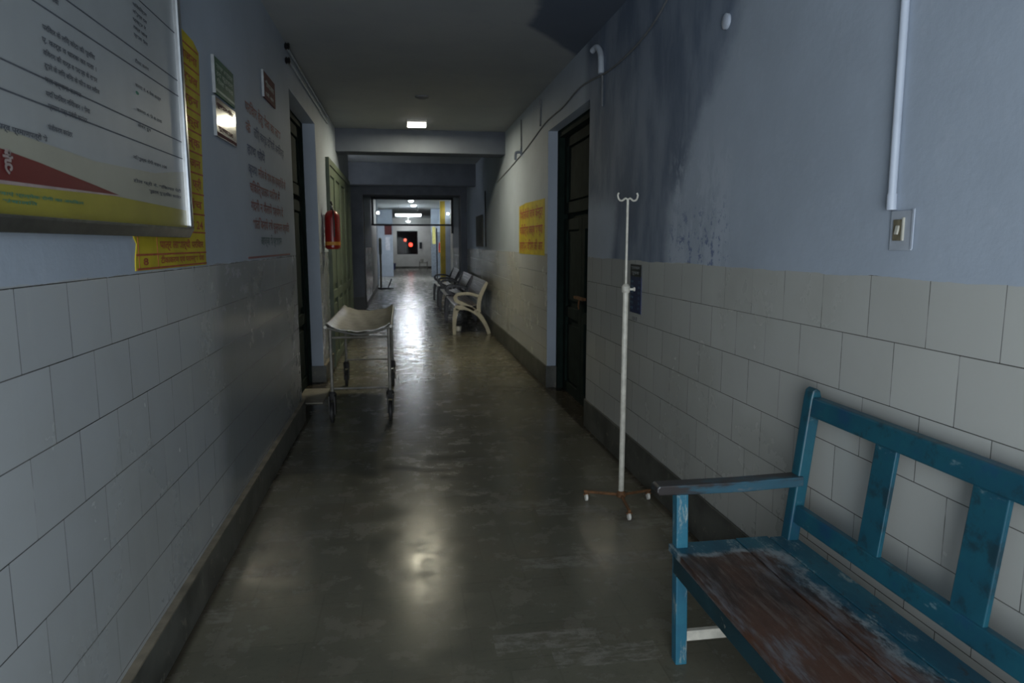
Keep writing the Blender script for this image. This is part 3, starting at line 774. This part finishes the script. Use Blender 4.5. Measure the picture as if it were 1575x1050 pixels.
# ================================================================== FIRE EXTINGUISHER ON THE LEFT WALL
def extinguisher(x, y, z, label, s=1.0):
    t = thing('fire_extinguisher', label, 'fire extinguisher', (x, y, z))
    r = .088 * s
    b = new(); lathe(b, x, y, [(r * .8, 0), (r, .02), (r, .36 * s), (r * .92, .40 * s), (r * .6, .435 * s), (r * .25, .45 * s)], 24, 'z', z); obj('cylinder', b, M['red'], t, smooth=True)
    b = new(); lathe(b, x, y, [(r * 1.01, .045), (r * 1.01, .085)], 24, 'z', z); obj('label_band', b, M['label'], t, smooth=True)
    b = new(); lathe(b, x, y, [(.018, .44 * s), (.018, .49 * s)], 12, 'z', z); box(b, x - .012, x + .012, y - .09, y + .03, z + .485 * s, z + .50 * s); box(b, x - .01, x + .01, y - .08, y + .02, z + .515 * s, z + .528 * s, Matrix.Rotation(-.25, 3, 'X'), (x, y, z + .52 * s)); obj('valve_handle', b, M['black'], t)
    b = new(); tube(b, smooth_path([(x, y - .03, z + .475 * s), (x + .02, y - .09, z + .45 * s), (x + .03, y - .10, z + .30 * s), (x + .03, y - .098, z + .14 * s)], 5), .009, 8); obj('hose', b, M['black'], t, smooth=True)
    b = new(); box(b, x - r - .015, x - r + .012, y - .03, y + .03, z + .25 * s, z + .40 * s) if x < 0 else box(b, x + r - .012, x + r + .015, y - .03, y + .03, z + .25 * s, z + .40 * s); obj('wall_bracket', b, M['steel'], t)
    return t
extinguisher(L + .100, 8.45, 1.49, 'red fire extinguisher hung on the left wall before the sage green doors')

# ================================================================== FRAMED NOTICE BOARD ON THE LEFT
BX = -.866
t = thing('notice_board', 'large framed printed board with maroon wedge high on the left wall', 'board', (-.88, 2.1, 1.575))
by0, by1, bz0, bz1 = 1.0, 3.075, 1.575, 2.75
b = new(); box(b, L + .008, -.872, by0 + .01, by1 - .01, bz0 + .01, bz1 - .01); obj('backing', b, M['frame_dark'], t)
b = new(); box(b, -.872, BX, by0 + .02, by1 - .02, bz0 + .02, bz1 - .02); sh = obj('printed_sheet', b, M['paper'], t)
def frame_bar(y0, y1, z0, z1, name='frame'):
    bb = new(); box(bb, -.89, -.846, y0, y1, z0, z1); return obj(name, bb, M['alu'], t, bevel=.009)
fw = .040
b = new(); prism(b, [(-.892, bz0), (-.866, bz0), (-.848, bz0 + fw - .008), (-.846, bz0 + fw), (-.872, bz0 + fw)], 'y', by0, by1); obj('frame', b, M['alu_dark'], t, bevel=.002); frame_bar(by0, by1, bz1 - fw, bz1); frame_bar(by0, by0 + fw, bz0 + fw, bz1 - fw); frame_bar(by1 - fw, by1, bz0 + fw, bz1 - fw)
e = .0012
def panel(pts, mat, name, lift=1):
    bb = new(); prism(bb, pts, 'x', BX, BX + e * lift); return obj(name, bb, mat, sh)
panel([(by0 + .03, 1.60), (3.05, 1.60), (3.05, 1.84), (2.7, 1.80), (2.2, 1.785), (1.8, 1.80), (by0 + .03, 1.83)], M['creampaper'], 'cream_band')
panel([(by0 + .03, 1.60), (3.05, 1.60), (3.05, 1.684), (2.3, 1.695), (by0 + .03, 1.672)], M['yellowband'], 'yellow_band', 2)
panel([(by0 + .03, 1.664), (2.36, 1.696), (2.36, 1.700), (by0 + .03, 1.677)], M['pinkline'], 'pink_stripe', 2.5)
panel([(by0 + .03, 1.676), (2.36, 1.6995), (1.88, 1.745), (1.716, 1.757), (by0 + .03, 1.815)], M['maroon'], 'maroon_wedge', 2.2)
b = new()
for z in (1.889, 1.955, 2.131, 2.191, 2.371, 2.498): box(b, BX + .0004, BX + .0016, by0 + .03, by1 - fw, z - .0018, z + .0018)
obj('ruled_lines', b, M['ink'], sh)
px = BX + .003
lt = [('परिवार के लिए कोटा की सुविधा', 1.955, 2.075, .3), ('ए. कार्ड व धारक का पता ।', 1.948, 2.044, .31), ('विवरण की वार्ड व सदस्य के राशन', 1.948, 2.013, .31), ('दूसरे के लिए बिना के फीस कर मरीज', 1.948, 1.982, .32),
      ('पता दर्शाना कागज', 1.944, 1.948, .20), ('यदि परिवार नियोजन । सेवा', 1.942, 1.914, .25), ('प्रमाण पत्र संबंधी काउंटर', 1.948, 1.885, .22),
      ('पंजीकरण काउंटर', 1.939, 1.832, .13), ('के साथ व सर्व प्रमाणपत्रों से', 1.60, 1.800, .33), ('रोगी सेवा', 1.965, 2.16, .09), ('केन्द्र सूचना', 1.955, 2.235, .14)]
for s, y, z, ln in lt: line(M['ink'], sh, s, 'L', px, y, z, .018, ln)
rt = [('चिकित्सा', 2.592, 2.335, .13), ('निशुल्क दवा', 2.59, 2.31, .13), ('एक्स रे', 2.585, 2.285, .12), ('रक्त जांच', 2.582, 2.26, .13), ('प्रसव सेवा', 2.582, 2.235, .13),
      ('टीका करण', 2.575, 2.150, .13), ('कमरा नं. 4 सेवा कक्ष', 2.563, 2.070, .25), ('कमरा 4 से 8 तक', 2.558, 1.99, .25), ('लेबर रूम', 2.559, 1.940, .125), ('निःशुल्क रोगी वाहन 108', 2.497, 1.828, .33), ('टोल फ्री नं. शिकायत पेटी', 2.484, 1.752, .5), ('सुझाव पुस्तिका काउंटर', 2.62, 1.728, .36)]
for s, y, z, ln in rt: line(M['ink'], sh, s, 'L', px, y, z, .014, ln)
b = new(); words(b, '●', 'L', px, 2.56, 2.045, .014, .03); obj('green_mark', b, M['greenink'], sh) if len(b.verts) else b.free()
b = new(); words(b, 'ए हैं', 'L', px + .001, 1.66, 1.712, .052, .10); obj('white_text', b, M['pinkline'], sh)
line(M['greenink'], sh, 'निःशुल्क एवं आवश्यक सेवाएं प्रत्येक रोगी का अधिकार', 'L', px + .001, 1.35, 1.657, .010, .75); line(M['greenink'], sh, 'राज्य सरकार द्वारा संचालित', 'L', px + .001, 1.35, 1.641, .010, .5)

# ================================================================== PAINTED TABLE ON THE LEFT WALL (yellow)
PX = L + .004
b = new(); prism(b, [(2.54, 1.458), (3.405, 1.455), (3.43, 1.8), (3.49, 2.41), (3.41, 2.44), (3.0, 2.46), (2.54, 2.46), (2.52, 1.65), (2.545, 1.57), (2.565, 1.55), (2.545, 1.5)], 'x', L + .0005, PX)
t = thing('painted_chart', 'yellow painted wall chart with red ruled rows half hidden by the framed board', 'sign', (PX, 3.0, 1.457))
ph = obj('yellow_ground', b, M['yellow'], t)
b = new(); z = 1.512
for z in (1.463, 1.512, 1.60, 1.68, 1.77, 1.86, 1.95, 2.04, 2.13, 2.22, 2.31, 2.40): box(b, PX, PX + .001, 2.55, 3.41 + (z - 1.46) * .07, z - .0035, z + .0035)
for y in (2.575, 2.765): box(b, PX, PX + .001, y - .002, y + .002, 1.46, 1.60)
obj('ruled_lines', b, M['redink'], t)
ri = M['redink']
line(ri, t, 'पात्र लाभार्थी परिवार', 'L', PX + .002, 2.79, 1.534, .040, .58); line(ri, t, '8', 'L', PX + .002, 2.61, 1.476, .035, .05)
line(ri, t, 'टीकाकरण एवं परामर्श सेवा', 'L', PX + .002, 2.79, 1.478, .032, .58)
for i, s in enumerate(('सेवा 24', 'जांच', 'दवा फ्री', 'भोजन', 'शुल्क', 'रक्त', 'वाहन', 'प्रसव', 'योजना')): line(ri, t, s, 'L', PX + .002, 3.10 + i * .008, 1.615 + i * .09, .05, .28)

# ================================================================== SMALL SIGNS ON THE LEFT WALL
def wall_plate(name, y0, y1, z0, z1, mat, label, tilt=0.0, cat='sign', edge=True):
    t = thing(name, label, cat, (L, (y0 + y1) / 2, z0))
    b = new(); box(b, L + .002, L + .012, y0, y1, z0, z1); obj('plate', b, mat, t, bevel=.0015)
    if edge:
        b = new(); box(b, L + .001, L + .016, y0 - .006, y0, z0, z1); obj('edge', b, M['signgrey'], t)
    return t
t = wall_plate('green_sign', 3.72, 4.13, 2.285, 2.465, M['signgreen'], 'small dark green printed sign above the glossy brown sign')
b = new(); q = L + .0145
for i, s in enumerate(('स्वच्छ अस्पताल', 'हरा कूड़ादान', 'गीला कचरा')): line(M['signpale'], t, s, 'L', q, 3.75, 2.415 - i * .036, .03, .34)
box(b, L + .012, L + .0135, 3.73, 4.12, 2.300, 2.312); obj('pale_stripe', b, M['signpale'], t)
t = wall_plate('glossy_sign', 3.70, 4.13, 2.078, 2.268, M['signbrown'], 'small glossy brown sign mirroring the ceiling lamp, below the green sign')
b = new()
box(b, L + .012, L + .0135, 3.71, 4.12, 2.085, 2.10); obj('maroon_stripe', b, M['signred'], t)
line(M['signred'], t, 'धूम्रपान निषेध', 'L', q, 3.74, 2.225, .03, .34); line(M['signred'], t, 'जुर्माना 200', 'L', q, 3.74, 2.115, .026, .3)
t = wall_plate('maroon_sign', 5.01, 5.45, 2.525, 2.70, M['signred'], 'small maroon sign above the faded wall lettering beside the left door')
line(M['signgrey'], t, 'शौचालय', 'L', q, 5.06, 2.61, .05, .32); line(M['signgrey'], t, 'दायें ओर', 'L', q, 5.06, 2.55, .03, .3)

t = thing('wall_notice', 'faded red and blue lettering painted on the left wall near the door', 'sign', (L, 5.1, 1.47))
q = L + .003
lines = [('परिवार हेतु सेवा का लाभ', 4.44, 2.335, 1.22, .085, 'wallred'), ('के', 4.43, 2.215, .14, .08, 'wallred'), ('लिए कार्ड दिखायें अनिवार्य', 4.66, 2.215, 1.12, .08, 'wallblue'), ('हाथ धोयें', 4.44, 2.09, .55, .08, 'wallblue'),
         ('कृपया', 4.45, 1.975, .25, .08, 'wallblue'), ('मरीज के साथ एक व्यक्ति ही रहे', 4.74, 1.975, 1.05, .08, 'wallred'), ('चिकित्सालय परिसर में', 4.46, 1.865, 1.05, .08, 'wallred'),
         ('गंदगी न फैलायें सहयोग दें', 4.47, 1.755, 1.15, .08, 'wallred'), ('शांति बनाये रखें धूम्रपान वर्जित', 4.50, 1.645, 1.38, .08, 'wallred'), ('आज्ञा से प्रशासन', 4.72, 1.545, .78, .075, 'wallteal')]
for k in ('wallred', 'wallblue', 'wallteal'):
    for s, y, z, ln, h, c in lines:
        if c == k: line(M[k], t, s, 'L', q, y, z, h, ln)
b = new(); box(b, L + .001, q, 4.32, 5.88, 1.462, 1.474); obj('underline', b, M['wallred'], t)

# ================================================================== SIGNS ON THE RIGHT WALL
RX = R - .004
t = thing('painted_sign', 'yellow painted panel with three red lines on the right wall before the benches', 'sign', (RX, 8.25, 1.425))
b = new(); prism(b, [(7.43, 1.425), (9.08, 1.425), (9.08, 2.03), (8.6, 2.05), (7.43, 2.035)], 'x', RX, R - .0005); obj('yellow_ground', b, M['yellow'], t)
for i, s in enumerate(('पैथोलॉजी जांच केन्द्र', 'चिकित्सा कक्ष संख्या', 'एक्स-रे विभाग की ओर')): line(M['redink'], t, s, 'R', RX - .002, 9.0, 1.86 - i * .19, .14, 1.48)
t = thing('blue_sign', 'narrow navy and black sign on the right tiles behind the drip stand', 'sign', (R, 4.41, 1.095))
b = new(); box(b, R - .006, R - .001, 4.305, 4.52, 1.095, 1.335); obj('navy_plate', b, M['signblue'], t)
b = new(); box(b, R - .007, R - .001, 4.305, 4.52, 1.3355, 1.415); obj('black_header', b, M['signblack'], t)
line(M['signgrey'], t, 'सावधान', 'R', R - .009, 4.50, 1.385, .026, .17); line(M['signgrey'], t, 'सूचना', 'R', R - .009, 4.49, 1.352, .026, .15)
for i in range(6): line(M['signlite'], t, ('कक्ष', 'ओपीडी', 'दवा', 'लैब', 'नर्स', 'वार्ड')[i], 'R', R - .008, 4.51, 1.295 - i * .035, .022, .06); line(M['signlite'], t, ('12', '08', '15', '03', '21', '07')[i], 'R', R - .008, 4.36, 1.295 - i * .035, .022, .035)
b = new(); words(b, '13 E', 'R', R - .002, 4.47, 1.045, .03, .09); tag(obj('stencilled_number', b, M['ink']), 'tiny dark stencilled number on the tiles under the navy sign', 'lettering')

# ================================================================== ELECTRICS
t = thing('wall_conduit', 'white vertical cable conduit on the right wall running up from the switch', 'conduit', (R, 2.0, 1.66))
b = new(); tube(b, [(R - .013, 1.995, 1.70), (R - .013, 2.008, H)], .0125, 12); obj('pipe', b, M['pipe'], t, smooth=True)
b = new(); tube(b, [(R - .013, 1.994, 1.655), (R - .013, 1.995, 1.705)], .0150, 12); obj('coupling', b, M['pipe'], t, smooth=True)
t = thing('light_switch', 'grimy recessed light switch below the white conduit', 'switch', (R, 1.953, 1.53))
b = new(); box(b, R - .006, R - .0005, 1.905, 2.002, 1.53, 1.652); obj('plate', b, M['switchbox'], t, bevel=.002)
b = new(); box(b, R - .009, R - .006, 1.897, 1.905, 1.535, 1.655); obj('plate_edge', b, M['pipe'], t)
b = new(); box(b, R - .010, R - .006, 1.945, 1.985, 1.56, 1.625); obj('switch_body', b, M['switchbrown'], t, bevel=.002)
b = new(); box(b, R - .016, R - .010, 1.955, 1.970, 1.578, 1.606, Matrix.Rotation(.2, 3, 'Y'), (R - .01, 1.96, 1.59)); obj('rocker', b, M['ivory'], t, bevel=.002)
b = new(); box(b, R - .012, R - .006, 1.938, 1.944, 1.56, 1.63); obj('side_strip', b, M['ivory'], t)
b = new(); lathe(b, R - .018, 3.222, [(.026, 0), (.036, .006), (.036, .0175)], 18, 'x', 2.582); tag(obj('junction_box', b, M['pipe'], smooth=True), 'small round junction box high on the damp right wall', 'junction box')
b = new(); tube(b, smooth_path([(R - .008, 3.55, 3.12), (R - .008, 4.2, 2.86), (R - .008, 5.0, 2.80), (R - .010, 5.9, 2.86), (R - .008, 6.6, 2.82), (R - .008, 7.4, 2.81), (R - .008, 8.5, 2.70), (R - .008, 9.6, 2.62), (R - .008, 11.2, 2.52)], 6), .007, 6)
tag(obj('wall_cable', b, M['wire'], smooth=True), 'long sagging grey cable along the top of the right wall above the door', 'cable')
b = new(); tube(b, smooth_path([(R - .05, 5.42, 3.02), (R - .03, 5.36, 3.03), (R - .02, 5.30, 2.97), (R - .02, 5.28, 2.88), (R - .02, 5.275, 2.82)], 5), .024, 10); tag(obj('pipe_bend', b, M['pale_wire'], smooth=True), 'short curved pipe bend high on the right wall before the door', 'pipe')
b = new(); tube(b, [(R - .008, 5.275, 2.83), (R - .008, 5.27, 2.58)], .008, 6); tag(obj('cable_drop', b, M['wire']), 'thin cable dropping from the pipe bend on the right wall', 'cable')
b = new(); tube(b, [(R - .01, 7.64, 3.10), (R - .01, 7.66, 2.82)], .010, 6); tag(obj('cable_drop', b, M['wire']), 'short cable dropping past the far edge of the right door lintel', 'cable')
t = thing('hanging_bulb_holder', 'empty bulb holder on a drop cable above the yellow painted panel', 'bulb holder', (R, 8.89, 2.6))
b = new(); tube(b, [(R - .01, 8.90, 3.10), (R - .01, 8.89, 2.70)], .009, 6); obj('cable', b, M['wire'], t)
b = new(); lathe(b, R - .03, 8.89, [(.045, 0), (.045, .02)], 14, 'x', 2.70); tube(b, smooth_path([(R - .03, 8.89, 2.70), (R - .08, 8.88, 2.69), (R - .09, 8.87, 2.64), (R - .09, 8.87, 2.60)], 4), .018, 8); obj('holder', b, M['pale_wire'], t, smooth=True)
for k, (z, lab) in enumerate(((3.125, 'upper of the two thin conduits above the left door'), (3.045, 'lower of the two thin conduits above the left door'))):
    b = new(); tube(b, [(L + .012, 6.12, z), (L + .012, 9.2, z)], .011, 8); tag(obj('thin_conduit', b, M['pale_wire'], smooth=True), lab, 'conduit', 'thin conduits above the left door')
for k, (z, lab) in enumerate(((3.13, 'upper black insulator at the near end of the left conduits'), (3.02, 'lower black insulator at the near end of the left conduits'))):
    b = new(); lathe(b, L, 6.08, [(.02, 0), (.03, .01), (.02, .02), (.03, .03), (.018, .04)], 12, 'x', z); tag(obj('cable_insulator', b, M['black'], smooth=True), lab, 'insulator')
b = new(); lathe(b, .256, 8.04, [(.035, 3.14), (.075, 3.155), (.08, H)], 20); tag(obj('ceiling_rose', b, M['wire'], smooth=True), 'small dark round ceiling rose in front of the square light', 'ceiling rose')
b = new(); tube(b, smooth_path([(R - .02, 12.7, 2.5), (R - .015, 12.72, 2.0), (R - .015, 12.7, 1.5)], 4), .012, 6); tag(obj('cable_drop', b, M['darkwire']), 'dark cable running down the right wall behind the waiting benches', 'cable')

# ================================================================== THINGS IN THE FAR CORRIDOR
sx, sy = -.735, 24.4
t = thing('post_stand', 'upright wheeled post stand on the left, just beyond the transom frame', 'stand', (sx, sy, 0))
b = new(); tube(b, [(sx, sy, .05), (sx, sy, 1.75)], .035, 10); obj('post', b, plain('olive brown post', (.17, .15, .09), .6), t, smooth=True)
b = new(); box(b, sx - .12, sx + .42, sy - .03, sy + .03, .0, .05); box(b, sx - .03, sx + .03, sy - .3, sy + .3, 0, .05); obj('foot', b, M['frame_dark'], t)
b = new(); tube(b, [(sx + .24, sy, .05), (sx + .36, sy, .36)], .02, 8); obj('brace', b, M['frame_dark'], t)
b = new(); box(b, sx - .05, sx + .05, sy - .05, sy + .05, 1.2, 1.72); obj('column_head', b, plain('grey green post head', (.12, .13, .10), .6), t)
t = thing('folding_gate', 'dark folded metal gate leaf on the right beyond the transom frame', 'gate', (1.24, 25, 0))
b = new(); box(b, 1.215, 1.25, 24.98, 25.02, 0, 2.1); obj('post', b, M['frame_dark'], t)
for k in range(3):
    b = new(); box(b, 1.225, 1.24, 25.06 + k * .09, 25.08 + k * .09, .03, 2.07); obj('bar', b, M['frame_dark'], t)
b = new(); box(b, 1.22, 1.245, 25.0, 25.28, .25, .29); box(b, 1.22, 1.245, 25.0, 25.28, 1.8, 1.84); box(b, 1.22, 1.245, 25.0, 25.28, 0.0, .03); obj('cross_strap', b, M['frame_dark'], t)
d4 = bpy.data.objects.new('door_4', None); COL.objects.link(d4); d4.location = (1.6, 33, 0); d4['kind'] = 'structure'
b = new(); box(b, 1.36, 1.85, 33, 33.05, 0, 2.1); obj('door_leaf', b, M['doorgrey'], d4)
for zz in ((.2, .9), (1.05, 1.95)):
    b = new(); box(b, 1.44, 1.77, 32.985, 33, zz[0], zz[1]); obj('door_panel', b, M['doorgrey'], d4)
b = new(); box(b, 1.36, 1.85, 33.0, 33.06, 2.1, H); struct('trim_11', b, M['paint'])
b = new(); box(b, 1.42, 1.57, 32.96, 32.984, 1.55, 2.35); tag(obj('yellow_poster', b, M['lime']), 'narrow pale yellow poster on the open door right of the far window', 'poster')
b = new(); box(b, -.80, -.46, 33.97, 33.999, 1.98, 2.48); t = tag(obj('maroon_notice', b, M['signred']), 'maroon notice at the top of the left pilaster near the far window', 'sign')
b = new(); box(b, -.77, -.56, 33.975, 33.999, 1.25, 1.88); tag(obj('white_poster', b, plain('white poster', (.55, .57, .62), .6)), 'tall white poster below the maroon notice on the left pilaster', 'poster')
t = thing('blue_bin', 'small dark blue plastic bin against the far wall', 'bin', (-.55, 42.8, 0))
b = new(); lathe(b, -.55, 42.8, [(.13, 0), (.17, .36)], 16); obj('body', b, M['blueplastic'], t, smooth=True)
b = new(); lathe(b, -.55, 42.8, [(.185, .36), (.18, .39), (.05, .41)], 16); obj('lid', b, M['blueplastic'], t, smooth=True)
t = thing('side_trolley', 'small steel trolley near the right end of the far wall', 'trolley', (1.25, 42.0, 0))
for (x, y) in ((1.02, 41.8), (1.48, 41.8), (1.02, 42.2), (1.48, 42.2)):
    b = new(); tube(b, [(x, y, 0), (x, y, .52)], .018, 8); obj('leg', b, M['steel'], t)
b = new(); box(b, 1.0, 1.5, 41.78, 42.22, .42, .45); obj('shelf', b, M['steel'], t)
b = new(); box(b, 1.0, 1.5, 41.78, 42.22, .12, .14); obj('shelf', b, M['steel'], t)
b = new(); lathe(b, 1.16, 42.0, [(.08, .452), (.11, .66)], 14); tag(obj('white_bucket', b, M['white'], smooth=True), 'white bucket standing on the small steel trolley', 'bucket')
extinguisher(1.725, 31.5, 1.15, 'small red fire extinguisher on the right wall just beyond the yellow column', 1.1)
t = thing('wall_box', 'small dark meter box on the right part of the far wall', 'box', (1.15, YF, 1.2))
b = new(); box(b, 1.10, 1.26, YF - .08, YF, 1.25, 1.65); obj('cabinet', b, M['frame_dark'], t)
# ---- dark notices along the right wall behind the benches
b = new(); box(b, R - .025, R - .001, 13.2, 14.3, 1.5, 2.1); tag(obj('notice_board', b, plain('dark pin board', (.05, .05, .045), .7)), 'dark pin board on the right wall above the nearest waiting bench', 'board')
